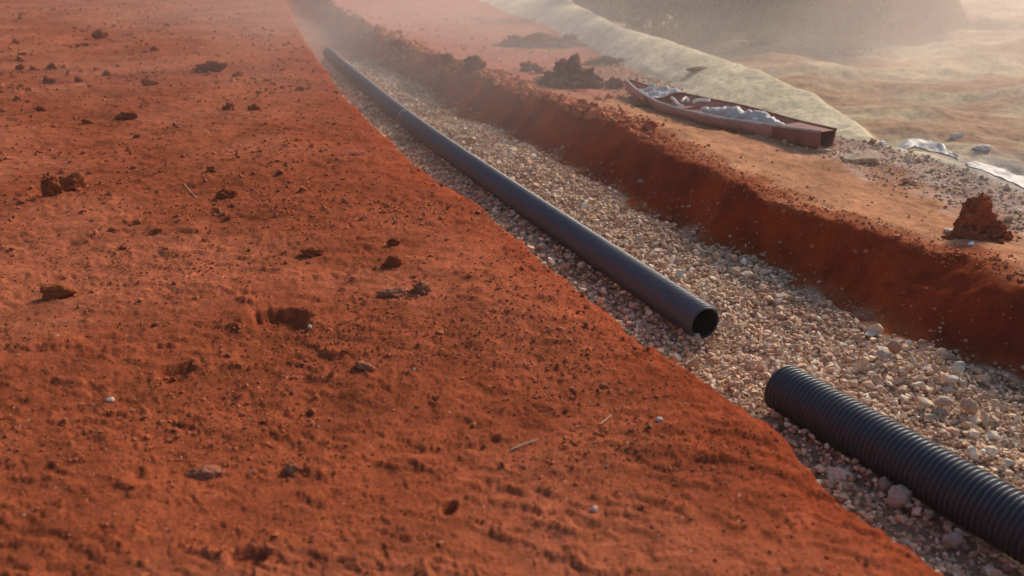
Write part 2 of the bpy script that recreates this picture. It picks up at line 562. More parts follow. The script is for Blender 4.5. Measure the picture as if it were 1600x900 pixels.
# pipe axes first, the stones keep out of them
R1, R2 = .100, .113
Z1, Z2 = -.375, -.360
ax1 = [un(px, py, Z1) for px, py in ((513, 82), (590, 148), (662, 208), (712, 246), (800, 305), (900, 364), (1000, 437), (1092, 505))]
ax2 = [un(px, py, Z2) for px, py in ((1220, 604), (1400, 709), (1600, 828))]
def fit_axis(pts, deg, y0, y1, n):
    p = np.array(pts)
    k = np.polyfit(p[:, 1], p[:, 0], deg)
    ys = np.linspace(y0, y1, n)
    return np.stack([np.polyval(k, ys), ys], -1)
a1 = fit_axis(ax1, 3, ax1[-1][1], ax1[0][1], 400)
a2 = fit_axis(ax2, 1, ax2[0][1], -.6, 60)
def axis_gap(x, y):
    g = np.full(x.shape, 9.0)
    for a, R in ((a1, R1), (a2, R2)):
        for k in range(0, len(a) - 1, 3):
            p, q = a[k], a[min(k + 3, len(a) - 1)]
            d = q - p
            t = np.clip(((x - p[0]) * d[0] + (y - p[1]) * d[1]) / (d @ d), 0, 1)
            g = np.minimum(g, np.hypot(x - p[0] - t * d[0], y - p[1] - t * d[1]) - R)
    return g

STONE_TINTS = np.array([(.69, .48, .305), (.63, .41, .25), (.73, .55, .385), (.57, .37, .24), (.66, .41, .26), (.77, .63, .47), (.53, .31, .20), (.65, .47, .335)])
stone_protos = [hull_proto(int(11 + k % 8), 300 + k, (1, .65 + .3 * ((k * 7) % 5) / 4, .42 + .3 * ((k * 3) % 4) / 3)) for k in range(28)]

def build_gravel():
    PX, PY, SZ, LIFT = [], [], [], []
    for (n, y0, y1, med, sig, lift) in ((22000, .7, 4.6, .0225, .46, .15), (19000, .7, 4.6, .0155, .45, .45), (20000, 4.6, 8.5, .027, .40, .15),
                                        (9000, 4.6, 8.5, .024, .35, .5), (11000, 8.5, 15.4, .036, .33, .2), (5000, 8.5, 15.4, .028, .3, .5), (260, .7, 6.5, .048, .25, .3)):
        y = y0 + (y1 - y0) * rng.random(n)
        xl, xf = along(LIP, y), along(FOOT, y)
        x = xl - .1 + (xf + .40 - xl) * rng.random(n)
        PX.append(x); PY.append(y); SZ.append(med * np.exp(sig * rng.normal(size=n))); LIFT.append(np.full(n, lift))
    x = np.concatenate(PX); y = np.concatenate(PY); s = np.concatenate(SZ); lf = np.concatenate(LIFT)
    z, q = terrain(x, y)
    edge = q['xf'] - x + .06 * noise(x * 4, y * 4, 130) + .10 * noise(x * 1.3, y * 1.3, 131)
    keep = (x > q['xl'] + .07) & (edge > -.34)
    p_edge = np.where(edge > .06, 1.0, np.clip(.55 * np.exp((edge - .06) / .075), 0, 1))
    keep &= rng.random(len(x)) < p_edge
    keep &= rng.random(len(x)) < np.clip((15.5 - y) / .8, 0, 1)
    keep &= in_view(x, y, z)
    gap = axis_gap(x, y)
    keep &= gap > -.075
    x, y, z, s, lf, edge, gap = (a[keep] for a in (x, y, z, s, lf, edge, gap))
    s = np.where(edge < .03, s * .75, s)
    bed = .060 * np.exp(-np.maximum(gap, 0) / .12)           # the bedding heaped along the pipes
    P = np.stack([x, y, z + s * lf + np.where(edge > .05, .012 + bed * .6, 0) * (lf > .3)], -1)
    dd = np.clip(gap + .11, 0, .109)
    under = gap < 0
    P[under, 2] = np.minimum(P[under, 2], (-.480 + .11 - np.sqrt(.11 ** 2 - dd ** 2) - .45 * s)[under])
    t = STONE_TINTS[rng.integers(0, len(STONE_TINTS), len(x))] * (.82 + .42 * rng.random((len(x), 1)))
    left_d = x - along(LIP, y)
    red = np.clip(.55 * np.exp(-np.maximum(edge, 0) / .16) + .6 * np.exp(-np.maximum(left_d, 0) / .16) + .38 * smooth(.2 + 1.6 * noise(x * 1.6, y * 1.6, 133)), 0, .8)
    red = red * (.4 + .6 * rng.random(len(x)))
    t = t + (np.array((.34, .15, .085)) - t) * red[:, None]
    me = scatter_mesh('gravel', stone_protos, P, s * 1.25, .55, t)
    tag(link('gravel', me, M_STONE), 'crushed beige and pinkish gravel covering the bottom of the trench', kind='stuff')
build_gravel()

crumb_protos = [hull_proto(16, 500 + k, (1, .85, .7)) for k in range(14)]
def build_crumbs():
    # bare soil left of the trench
    PX, PY, SZ = [], [], []
    for (n, y0, y1, med, sig) in ((17000, 1.2, 3.4, .0065, .42), (11000, 2.2, 5.5, .010, .45), (5200, 4.5, 11, .018, .5), (3600, 9, 24, .034, .5), (120, 1.5, 9, .030, .25)):
        y = y0 + (y1 - y0) * rng.random(n)
        half = .72 * y + .4
        x = -half + (half + along(LIP, y)) * rng.random(n)
        PX.append(x); PY.append(y); SZ.append(med * np.exp(sig * rng.normal(size=n)))
    # crest and top of the berm, and the debris strip beside the boat
    for (n, y0, y1, med, w0, w1) in ((3000, 2.6, 9, .010, -.04, .36), (700, 2.6, 9, .018, .0, .22), (1300, 8, 17, .038, -.10, .40), (600, 7.5, 17, .062, -.10, .22), (250, 5, 12, .016, .3, 1.6), (900, 8, 22, .030, .4, 3.5)):
        y = y0 + (y1 - y0) * rng.random(n)
        x = along(CREST, y) + w0 + (w1 - w0) * rng.random(n) ** 1.3
        PX.append(x); PY.append(y); SZ.append(med * np.exp(.45 * rng.normal(size=n)))
    # red soil spilled over the lip onto the gravel
    n = 3800
    y = 1.2 + 13 * rng.random(n) ** 1.3
    PX.append(along(LIP, y) + .06 + .34 * rng.random(n) ** 2.2); PY.append(y); SZ.append(.011 * np.exp(.55 * rng.normal(size=n)) * (1 + y * .05))
    # loose soil at the foot of the bank
    n = 900
    y = 2.4 + 11 * rng.random(n)
    PX.append(along(FOOT, y) + .02 + .3 * rng.random(n)); PY.append(y); SZ.append(.012 * np.exp(.5 * rng.normal(size=n)))
    x = np.concatenate(PX); y = np.concatenate(PY); s = np.concatenate(SZ)
    z, q = terrain(x, y)
    left = x < q['xl'] - .01
    clump = smooth(.45 + 1.2 * noise(x * 1.1, y * 1.1, 140) + .6 * noise(x * 4, y * 4, 141))
    spill = (x > q['xl'] + .03) & (x < q['xl'] + .40)
    keep = in_view(x, y, z) & (x < q['xs']) & (left | spill | (x > q['xf']))
    keep &= ~left | (rng.random(len(x)) < .25 + .75 * clump)
    x, y, z, s, left = (a[keep] for a in (x, y, z, s, left))
    P = np.stack([x, y, z + s * .10 + np.where((~left) & (x < q['xf'][keep]), .034, 0)], -1)
    dark = np.array((.27, .070, .025)); lite = np.array((.42, .125, .05))
    t = dark + (lite - dark) * rng.random((len(x), 1))
    t = np.where(left[:, None], t, t * 1.3)
    pale = rng.random(len(x)) < np.where(left, .004, .05)
    pale &= s < .03
    t[pale] = np.array((.50, .36, .27)) * (.7 + .5 * rng.random((pale.sum(), 1)))
    me = scatter_mesh('soil_crumbs', crumb_protos, P, s, .6, t)
    tag(link('soil_crumbs', me, M_CRUMB), 'loose crumbs of red soil strewn over the bare ground and the trench edge', kind='stuff')
    # grey rubble strip between the berm and the sand
    n = 7000
    y = 4.6 + 8.5 * rng.random(n)
    x = along(SANDFOOT, y) - 1.05 + 1.1 * rng.random(n)
    z, q = terrain(x, y)
    keep = in_view(x, y, z) & (x > q['xc'] + .15) & (rng.random(n) < smooth((x - q['xs'] + 1.05) / .5)) & (x < q['xs'] + .03)
    x, y, z = x[keep], y[keep], z[keep]
    s = .017 * np.exp(.5 * rng.normal(size=len(x)))
    t = STONE_TINTS[rng.integers(0, len(STONE_TINTS), len(x))] * (.8 + .5 * rng.random((len(x), 1)))
    t = t + (np.array((.50, .29, .19)) - t) * (.3 + .5 * rng.random((len(x), 1)))
    me = scatter_mesh('rubble', stone_protos, np.stack([x, y, z + s * .15], -1), s * 1.2, .6, t)
    tag(link('rubble', me, M_STONE), 'strip of fine pinkish grey rubble along the foot of the sand', kind='stuff')
build_crumbs()

# ------------------------------------------------------------------ the two corrugated pipes
def frames(path):
    """path (n,3) -> tangent, side, up arrays"""
    T = np.gradient(path, axis=0); T /= np.linalg.norm(T, axis=1)[:, None]
    S = np.cross(T, np.array([0, 0, 1.0])); S /= np.linalg.norm(S, axis=1)[:, None]
    U = np.cross(S, T)
    return T, S, U

def swept(name, path, radii, seg, closed_ends=False):
    T, S, U = frames(path)
    th = np.linspace(0, 2 * math.pi, seg, endpoint=False)
    ring = np.cos(th)[None, :, None] * S[:, None, :] + np.sin(th)[None, :, None] * U[:, None, :]
    V = path[:, None, :] + ring * radii[:, None, None]
    n = len(path)
    i, j = np.meshgrid(np.arange(n - 1), np.arange(seg), indexing='ij')
    j2 = (j + 1) % seg
    Q = np.stack([i * seg + j, i * seg + j2, (i + 1) * seg + j2, (i + 1) * seg + j], -1).reshape(-1, 4)
    return mesh_np(name, V.reshape(-1, 3), Q, True)

def ground_under(axis, R):
    """height of the pipe's axis: it lies on the gravel"""
    return None

def build_pipe(axis2d, zc, R, pitch, depth, label, seg=40, joints=(), mat=None):
    mat = mat or M_PIPE
    d = np.concatenate([[0], np.cumsum(np.hypot(*np.diff(axis2d, axis=0).T))])
    L = d[-1]
    def at(s):
        s = np.asarray(s, float)
        return np.stack([np.interp(s, d, axis2d[:, 0]), np.interp(s, d, axis2d[:, 1]), np.full(s.shape, zc) + .006 * np.sin(s * .9)], -1)
    root = empty('drainage_pipe', tuple(at(np.array([0.0]))[0] - np.array([0, 0, R])))
    tag(root, *label)
    o = np.array(root.location)
    n = int(L / pitch)
    prof = ((0.0, 0), (.20, .0), (.34, .85), (.50, 1), (.66, .85), (.80, .0))
    s = np.concatenate([(np.arange(n)[:, None] + np.array([p for p, _ in prof])[None]).ravel() * pitch, [n * pitch]])
    r = np.concatenate([np.tile(np.array([R - depth + depth * v for _, v in prof]), n), [R - depth]])
    wall = swept('pipe_wall', at(s) - o, r, seg)
    link('corrugated_wall', wall, mat, root)
    ri = R - depth - .006
    si = np.linspace(.0, n * pitch, 160)
    me = swept('pipe_lining', at(si) - o, np.full(160, ri), seg)
    me.flip_normals()
    link('inner_lining', me, M_PIPE_IN, root)
    # cut edge at both ends
    for e, (s0, s1) in enumerate(((-.004, .001), (n * pitch - .001, n * pitch + .004))):
        pr = at(np.array([s0, s0 + .0005, s1, s1, s0]))
        k = at(np.array([max(s0, 0) if e == 0 else n * pitch - .01, (max(s0, 0) if e == 0 else n * pitch - .01) + .01]))
        T = (k[1] - k[0]); T /= np.linalg.norm(T)
        base = at(np.array([0.0 if e == 0 else n * pitch]))[0]
        S = np.cross(T, [0, 0, 1.0]); S /= np.linalg.norm(S); U = np.cross(S, T)
        loop = [(ri - .001, s0 if e == 0 else .001), (R - depth + .002, s0 if e == 0 else .001), (R - depth + .003, .0015), (R - depth + .002, .003 if e == 0 else .004), (ri - .001, .003 if e == 0 else .004)]
        V, Fs = [], []
        for rr, ds in loop:
            for q in range(seg):
                a = 2 * math.pi * q / seg
                V.append(base - o + T * ds + (S * math.cos(a) + U * math.sin(a)) * rr)
        m = len(loop)
        for i in range(m):
            for q in range(seg):
                Fs.append((i * seg + q, i * seg + (q + 1) % seg, ((i + 1) % m) * seg + (q + 1) % seg, ((i + 1) % m) * seg + q))
        link('cut_end', from_lists('cut_end', V, Fs), M_PIPE, root)
    for sj, ln in joints:
        sj2 = np.array([sj, sj + .004, sj + ln - .004, sj + ln])
        link('coupling', swept('coupling', at(np.concatenate([[sj], sj2, [sj + ln]])) - o,
                               np.array([R - .006, R - .002, R + .0008, R + .0008, R - .002, R - .006]), seg), mat, root)
    return root

build_pipe(a1, Z1, R1, .0215, .0105, ('long black corrugated drain pipe running up the trench, its open mouth facing the camera', 'pipe', 'drainage pipes in the trench'),
           joints=((5.9, .05),), mat=M_PIPE_WORN_SHEEN)
build_pipe(a2, Z2, R2, .0215, .0150, ('short thick black ribbed pipe lying nearest the camera at the lower right', 'pipe', 'drainage pipes in the trench'), seg=56)

# ------------------------------------------------------------------ clods, stones, sticks
def lump_mesh(name, seed, sx, sy, sz, rough=.35, sub=3, boxy=0.0, sharp=False):
    bm = bmesh.new()
    bmesh.ops.create_icosphere(bm, subdivisions=sub, radius=1.0)
    r = random.Random(seed)
    planes = []
    for _ in range(14 if sharp else 9):
        v = Vector((r.gauss(0, 1), r.gauss(0, 1), r.gauss(0, .8))).normalized()
        planes.append((v, r.uniform(.50, .82) if sharp else r.uniform(.62, .92)))
    P = np.array([v.co for v in bm.verts])
    n1 = fbm(P[:, 0] * 1.3 + seed * 3.1 + P[:, 2] * .7, P[:, 1] * 1.3 + P[:, 2] * 1.1 + seed, 4, .6, seed=seed % 40)
    n2 = fbm(P[:, 0] * 4.1 + P[:, 2] * 2.3 + seed, P[:, 1] * 4.1 - P[:, 2] * 3.1 + seed * 2, 3, .6, seed=(seed + 9) % 40)
    n1 = n1 + (.55 * n2 if rough > .25 else .15 * n2)
    for v, nn in zip(bm.verts, n1):
        d = v.co.normalized()
        k = 1.0
        for pl, lim in planes:
            c = d.dot(pl)
            if c > 1e-3:
                k = min(k, lim / c)
        v.co = d * (k * (1 + rough * nn * .55))
        v.co = Vector((v.co.x * sx, v.co.y * sy, v.co.z * sz))
    me = bpy.data.meshes.new(name)
    bm.to_mesh(me); bm.free()
    me.polygons.foreach_set('use_smooth', [not sharp] * len(me.polygons))
    me.update()
    return me

def place_lump(name, px, py, w, h, mat, label, cat, group=None, seed=1, rough=.35, sink=.25, sharp=False, sub=3, deep=.8, lift=0.0):
    """w, h: size on the photograph; (px, py): the middle of the foot"""
    p = spot(px, py)
    d = depth_of(p.x, p.y, p.z)
    sx = w * d / F / 2
    tilt_h = max(h * d / F / 1.0, .004)
    sz = tilt_h / (2 - sink * 2) / .85
    me = lump_mesh(name, seed, sx * 1.12, sx * deep, sz, rough, sub, sharp=sharp)
    o = link(name, me, mat)
    z = tz(p.x, p.y)
    o.location = (p.x, p.y + sx * deep * .6, z + sz * (1 - sink * 2) * .9 + lift)
    o.rotation_euler = (0, 0, random.Random(seed).uniform(-.4, .4))
    return tag(o, label, cat, group)

BIG_CLODS = [
    (157, 61, 26, 13, 'squarish dark clod standing alone near the far left of the red soil', .15),
    (326, 112, 46, 15, 'wide crumbling clod with a ragged top on the far red soil', .5),
    (78, 306, 26, 34, 'tall crumbling clod casting a dark patch at the left edge', .5),
    (108, 298, 44, 20, 'bright orange crumbled lump touching the tall clod at the left edge', .6),
    (86, 467, 54, 20, 'flat tilted slab of red earth with a dark gap beneath, at left', .2),
    (612, 418, 30, 18, 'rounded lone dark clod left of the long pipe', .25),
    (616, 388, 18, 13, 'small pointed clod just behind the rounded lone clod', .4),
    (615, 464, 52, 11, 'pale flat crust of earth curling up from the soil', .2),
    (660, 460, 30, 16, 'jagged little clod at the right end of the pale curled crust', .6),
    (486, 402, 38, 11, 'low dark clod in the middle of the red soil, above the hoof hole', .4),
    (320, 748, 56, 13, 'pale curved crust of earth in the lower left foreground', .2),
    (570, 579, 38, 10, 'thin pale flake of earth with a dark edge in the centre foreground', .2),
    (455, 742, 30, 13, 'lump with a pale top beside a dark hollow in the foreground', .4),
    (355, 312, 34, 12, 'grey brown crumbly clod on the middle left soil', .6),
    (196, 188, 30, 11, 'low flat dark clod on the upper left soil beside crumbs', .5),
]
for k, (px, py, w, h, lab, rg) in enumerate(BIG_CLODS):
    w, h = w * .88, h * .85
    pale = 'pale' in lab
    mt = M_CLOD
    if pale:
        mt = bpy.data.materials.get('dry_earth_crust') or earth_material('dry_earth_crust', False, False, (.36, .135, .075), 1.6)
    elif 'bright' in lab:
        mt = earth_material('fresh_orange_earth', False, False, (.34, .10, .04), 1.6)
    place_lump('earth_clod', px, py, w, h, mt, lab, 'clod', 'clods on the bare soil', seed=20 + k, rough=rg + .35, deep=.55 if h < w * .4 else .8, sub=4, sink=.32)
SMALL = [(24, 70, 13, 7), (31, 109, 15, 8), (52, 111, 10, 7), (80, 109, 17, 9), (76, 131, 20, 9), (121, 129, 16, 7), (27, 159, 16, 6), (64, 174, 17, 9),
         (135, 194, 18, 9), (357, 173, 18, 12), (396, 173, 16, 9), (242, 80, 13, 8), (330, 271, 16, 10), (175, 364, 17, 7), (246, 366, 22, 6), (192, 392, 13, 6)]
for k, (px, py, w, h) in enumerate(SMALL):
    w, h = w * .85, h * .85
    place_lump('earth_clod', px, py, w, h, M_CLOD, 'small dark crumb-sized clod scattered on the left half of the red soil', 'clod', 'small dark clods scattered on the soil', seed=60 + k, rough=.8, sub=3, sink=.33)

stone_mats = {}
def smat(key, col):
    if key not in stone_mats:
        stone_mats[key] = tint_material('stone_' + key, .85, 60, col)
    return stone_mats[key]
STONES = [
    (1082, 546, 34, 14, (.56, .42, .32), 'warm', 'pale flat stone lying right under the mouth of the long pipe', .05),
    (1064, 536, 14, 18, (.42, .27, .19), 'rust', 'upright brownish chip leaning at the lower lip of the long pipe', .05),
    (1403, 806, 46, 28, (.44, .33, .25), 'grey', 'largest rounded grey brown stone between the soil edge and the near pipe', .3),
    (1381, 780, 28, 20, (.38, .29, .24), 'greyish', 'round grey stone touching the back of the largest rounded stone', .2),
    (1446, 828, 19, 21, (.42, .30, .21), 'ochre', 'upright tan stone chip beside the near pipe in the shadow', .05),
    (1487, 868, 36, 20, (.38, .30, .24), 'greytan', 'long rounded stone lying closest to the bottom right corner', .2),
    (1496, 596, 26, 19, (.58, .49, .38), 'cream', 'pale cream chunk on the gravel near the right edge', .1),
    (1488, 610, 24, 15, (.60, .50, .41), 'light', 'pale long stone leaning in front of the cream chunk', .1),
    (1502, 620, 14, 14, (.50, .38, .32), 'rose', 'small rosy wedge of stone below the pale long stone', .05),
    (1472, 650, 34, 20, (.48, .33, .24), 'tan', 'tan angular stone between the near pipe and the cream chunk', .05),
    (1513, 655, 34, 20, (.46, .28, .19), 'orange', 'orange brown block of stone right of the tan angular stone', .05),
    (1396, 562, 28, 22, (.36, .19, .12), 'red', 'reddish block of stone at the edge of the gravel and the bank', .1),
    (1376, 572, 22, 14, (.46, .36, .29), 'ash', 'ashen stone just left of the reddish block', .1),
    (1533, 724, 15, 9, (.72, .74, .70), 'white', 'small bright white stone chip above the near pipe', .0),
]
for k, (px, py, w, h, col, key, lab, rg) in enumerate(STONES):
    place_lump('stone', px, py, w * .92, h * .9, smat(key, col), lab, 'stone', seed=90 + k, rough=rg + .08, sharp=rg < .15, sub=2 if rg < .15 else 3, sink=.2, lift=.04)
PEBBLES = [(928, 802, 12, 9, 'roundish bright pebble in the right foreground of the bare soil'), (1030, 659, 11, 6, 'narrow white pebble on the soil below the mouth of the long pipe'),
           (172, 632, 14, 7, 'whitish pebble on the left foreground soil'), (484, 517, 7, 5, 'tiny bright pebble beside the hoof hole')]
for k, (px, py, w, h, lab) in enumerate(PEBBLES):
    place_lump('pebble', px, py, w, h, smat('pebble', (.62, .47, .38)), lab, 'pebble', seed=130 + k, rough=.1, sink=.2)

def stick(name, pts, r, mat, label, cat, lift=.004, group=None):
    P = np.array([(p.x, p.y, tz(p.x, p.y) + lift + r) for p in (spot(a, b) for a, b in pts)])
    t = np.linspace(0, 1, 14)
    k = np.linspace(0, 1, len(P))
    path = np.stack([np.interp(t, k, P[:, i]) for i in range(3)], -1)
    o0 = path[0].copy()
    rad = r * (1 - .35 * t); rad[0] *= .5; rad[-1] *= .3
    o = link(name, swept(name, path - o0, rad, 7), mat)
    o.location = o0
    return tag(o, label, cat, group)
stick('straw', [(798, 706), (818, 698), (842, 691)], .0035, M_STRAW, 'pale thick straw lying on the soil in the centre foreground', 'straw')
stick('straw', [(938, 668), (948, 658), (956, 651)], .0025, M_STRAW, 'short faint straw on the soil right of the thick straw', 'straw')
stick('twig', [(288, 290), (297, 301), (310, 313)], .003, M_STRAW, 'thin bare twig on the middle left soil', 'twig')

# ------------------------------------------------------------------ berm: the big clod, earth heaps, boards
def heap(px, py, w, h, label, cat, mat, seed, lumps=5, name='earth_heap', flat=.6):
    p = spot(px, py)
    d = depth_of(p.x, p.y, p.z)
    W, Hh = w * d / F, h * d / F
    root_me = None
    r = random.Random(seed)
    bm = bmesh.new()
    for k in range(lumps):
        f = (k + .5) / lumps * 2 - 1
        hh = Hh * .85 * (1 - .6 * abs(f) ** 1.8) * r.uniform(.7, 1.0)
        m = lump_mesh('tmp', seed * 7 + k, W / lumps * r.uniform(.95, 1.35), W * flat * .35, hh * .62, .9, 4)
        m.transform(Matrix.Translation((f * W * .42, r.uniform(-.06, .06) * W, hh * .38)) @ Euler((r.uniform(-.3, .3), r.uniform(-.4, .4), r.uniform(-.6, .6))).to_matrix().to_4x4())
        bm.from_mesh(m)
        bpy.data.meshes.remove(m)
    me = bpy.data.meshes.new(name)
    bm.to_mesh(me); bm.free()
    me.polygons.foreach_set('use_smooth', [True] * len(me.polygons))
    o = link(name, me, mat)
    o.location = (p.x, p.y + W * flat * .2, tz(p.x, p.y) - .01)
    return tag(o, label, cat)

M_HEAP = earth_material('dark_brown_earth', False, False, (.21, .105, .078), 1.2)
heap(890, 138, 100, 50, 'large dark jagged heap of earth behind the trench crest', 'heap', M_HEAP, 3, 5)
heap(832, 113, 26, 22, 'small pointed dark heap left of the large jagged heap', 'heap', M_HEAP, 5, 2, flat=.8)
heap(961, 139, 22, 24, 'small dark stump of earth between the large heap and the red boat', 'heap', M_HEAP, 6, 2, flat=.8)
heap(842, 74, 150, 26, 'long low dark ridge of earth on the far red ground', 'ridge', M_HEAP, 8, 7, name='earth_ridge', flat=.25)
heap(945, 101, 80, 14, 'short dark ridge of earth at the foot of the sand', 'ridge', M_HEAP, 9, 5, name='earth_ridge', flat=.3)
place_lump('earth_ridge', 1093, 111, 38, 5, plain_mat('damp_sand', (.42, .30, .20), .95, 30, .01, .3, .05), 'small brown streak of earth lying on the sand slope', 'ridge', seed=10, rough=.25, sink=.4, deep=.35)
M_CLOD2 = earth_material('red_spoil', False, False, (.32, .085, .042), 1.4)
def big_clod():
    p = spot(1522, 372)
    d = depth_of(p.x, p.y, p.z)
    u = d / F
    root = empty('earth_clod', (p.x, p.y, tz(p.x, p.y) - .01))
    tag(root, 'big upright red clod on the trench edge at the far right', 'clod', 'clods on the bare soil')
    for k, (dx, dy, dz, a, b, c, rx, ry) in enumerate(((-4, 10, 30, 27, 22, 34, .1, .18), (4, 12, 44, 17, 15, 20, .1, .5), (30, 10, 10, 26, 22, 18, .2, .5), (-16, -6, 8, 26, 18, 15, .0, -.4), (46, 0, 4, 15, 14, 9, 0, 0), (8, 2, 4, 46, 26, 9, 0, .1), (-42, -2, 2, 10, 9, 6, 0, 0), (24, -22, 2, 9, 8, 6, 0, 0), (-6, -26, 1, 7, 7, 5, 0, 0))):
        me = lump_mesh('lump', 210 + k, a * u, b * u, c * u, .6, 5)
        o = link('lump', me, M_CLOD2, root)
        o.location = (dx * u, dy * u, dz * u)
        o.rotation_euler = (rx, ry, k * .7)
big_clod()
place_lump('stone', 1518, 385, 12, 7, smat('white', (.72, .74, .70)), 'small white stone at the foot of the big upright clod', 'stone', seed=230, rough=.1, sharp=True, sub=2)
place_lump('stone', 1488, 366, 30, 8, smat('warm', (.56, .42, .32)), 'slanting pale slab leaning on the left of the big upright clod', 'stone', seed=232, rough=.08, sharp=True, sub=2)
for k, (px, py, w, h, lab) in enumerate(((628, 78, 20, 12, 'far dark clod hanging on the trench crest'), (700, 104, 24, 14, 'dark clod on the trench crest between two peaks'),
                                   (742, 112, 36, 20, 'tallest dark peak of earth on the trench crest'), (1010, 168, 50, 12, 'flat dark lump of earth in front of the bow of the boat'))):
    place_lump('earth_clod', px, py, w, h, earth_material('crest_clod', False, False, (.20, .068, .038), 1.3) if k == 0 else bpy.data.materials['crest_clod'], lab, 'clod', 'clods on the bare soil', seed=240 + k, rough=.7)

def plank(px0, py0, px1, py1, w, th, mat, label):
    a, b = spot(px0, py0), spot(px1, py1)
    a.z, b.z = tz(a.x, a.y), tz(b.x, b.y)
    d = b - a
    bm = bmesh.new()
    bmesh.ops.create_cube(bm, size=1.0)
    bmesh.ops.scale(bm, vec=(d.length, w, th), verts=bm.verts)
    bmesh.ops.subdivide_edges(bm, edges=[e for e in bm.edges if abs((e.verts[0].co - e.verts[1].co).x) > .1], cuts=6)
    r = random.Random(px0)
    for v in bm.verts:
        v.co.y += r.uniform(-.08, .08) * w
        v.co.z += r.uniform(-.1, .1) * th + .3 * th * math.sin(v.co.x / d.length * 3)
    bmesh.ops.bevel(bm, geom=[e for e in bm.edges if e.calc_face_angle(0) > .8], offset=th * .15, segments=1, affect='EDGES')
    me = bpy.data.meshes.new('board'); bm.to_mesh(me); bm.free()
    o = link('wooden_board', me, mat)
    o.location = (a + b) / 2 + Vector((0, 0, th * .6))
    o.rotation_euler = (0.25, -math.asin(d.z / d.length), math.atan2(d.y, d.x))
    return tag(o, label, 'board')
plank(1318, 250, 1374, 256, .11, .05, M_WOOD, 'thick tan board lying in the rubble right of the red boat')
plank(1278, 234, 1300, 240, .04, .02, M_WOOD, 'thin pale slat of wood just below the right end of the boat')

# ------------------------------------------------------------------ the red boat with its load
def build_boat():
    a = Vector((*un(980, 146, -.19), 0)); b = Vector((*un(1290, 231, -.21), 0))
    ax = b - a
    L = ax.length
    za, zb_ = tz(a.x, a.y) , tz(b.x, b.y)
    # the near chine is on the line a-b; the middle of the hull lies half a width behind it
    ang = math.atan2(ax.y, ax.x)
    side = Vector((-math.sin(ang), math.cos(ang), 0))       # points away from the camera
    root = empty('boat', (a.x, a.y, za - .005), (0, -math.atan2(zb_ - za, L), ang))
    tag(root, 'long shallow faded red boat lying on the ground, loaded with white plastic', 'boat')
    ns = 33
    s = np.linspace(0, 1, ns)
    def sm(v):
        return np.convolve(np.pad(v, 2, mode='edge'), [.1, .2, .4, .2, .1], 'valid')
    hw = sm(np.interp(s, [0, .05, .13, .24, .35, .5, .62, .76, .88, 1], [.03, .06, .12, .215, .305, .355, .34, .245, .165, .10]))
    hh = sm(np.interp(s, [0, .15, .4, .7, .85, 1], [.185, .15, .125, .125, .14, .165]))
    keel = sm(np.interp(s, [0, .06, .15, .25, 1], [.07, .045, .015, .0, .0]))
    cy = sm(np.interp(s, [0, .13, .35, .55, .76, 1], [0, -.075, -.085, -.05, -.02, -.0]))
    V, Fs = [], []
    for i in range(ns):
        x, w, h, k, c = s[i] * L, hw[i], hh[i], keel[i], cy[i]
        sec = [(-w, h), (-w * .97, h * .6), (-w * .84, k + .02), (-w * .6, k), (0, k), (w * .6, k), (w * .84, k + .02), (w * .97, h * .6), (w, h),
               (w - .018, h), (w * .97 - .02, h * .6), (w * .84 - .025, k + .035), (0, k + .022), (-w * .84 + .025, k + .035), (-w * .97 + .02, h * .6), (-w + .018, h)]
        V += [(x, y + c, z) for y, z in sec]
    m = 16
    cut = int(.84 * ns)
    for nm, i0, i1, mt in (('hull', 0, cut, M_BOAT), ('stern', cut, ns - 1, M_BOAT_DARK)):
        Fs = []
        for i in range(i0, i1):
            for j in range(m):
                Fs.append((i * m + j, i * m + (j + 1) % m, (i + 1) * m + (j + 1) % m, (i + 1) * m + j))
        Fs.append(tuple(i0 * m + j for j in range(m))[::-1] if i0 == 0 else tuple(i0 * m + j for j in range(m))[::-1])
        Fs.append(tuple(i1 * m + j for j in range(m)))
        if i0:      # the stern is closed by a small deck
            for i in range(i0, i1):
                Fs.append((i * m + 9, i * m + 15, (i + 1) * m + 15, (i + 1) * m + 9))
            me = from_lists(nm, V[i0 * m:], [tuple(k - i0 * m for k in f) for f in Fs], False)
        else:
            Fs = Fs[:-1]
            me = from_lists(nm, V[:(i1 + 1) * m], Fs, True)
        link(nm, me, mt, root)
    for sgn in (-1, 1):
        path = np.stack([s * L, cy + sgn * (hw - .008), hh + .004], -1)
        link('gunwale', swept('gunwale', path, np.full(ns, .013), 8), M_RIM if sgn < 0 else M_BOAT_DARK, root)
    for sx in (.36, .62):
        w = float(np.interp(sx, s, hw)) * .9; c = float(np.interp(sx, s, cy))
        me = from_lists('rib', [(sx * L, c - w, .03), (sx * L + .04, c - w, .03), (sx * L + .04, c + w, .03), (sx * L, c + w, .03),
                                (sx * L, c - w, .055), (sx * L + .04, c - w, .055), (sx * L + .04, c + w, .055), (sx * L, c + w, .055)],
                        [(0, 3, 2, 1), (4, 5, 6, 7), (0, 1, 5, 4), (1, 2, 6, 5), (2, 3, 7, 6), (3, 0, 4, 7)], False)
        link('rib', me, M_BOAT, root)
    M = Matrix.Translation(root.location) @ root.rotation_euler.to_matrix().to_4x4()
    return root, M, L, lambda x: (float(np.interp(x / L, s, hw)), float(np.interp(x / L, s, cy)))
boat, BM, BL, bsec = build_boat()

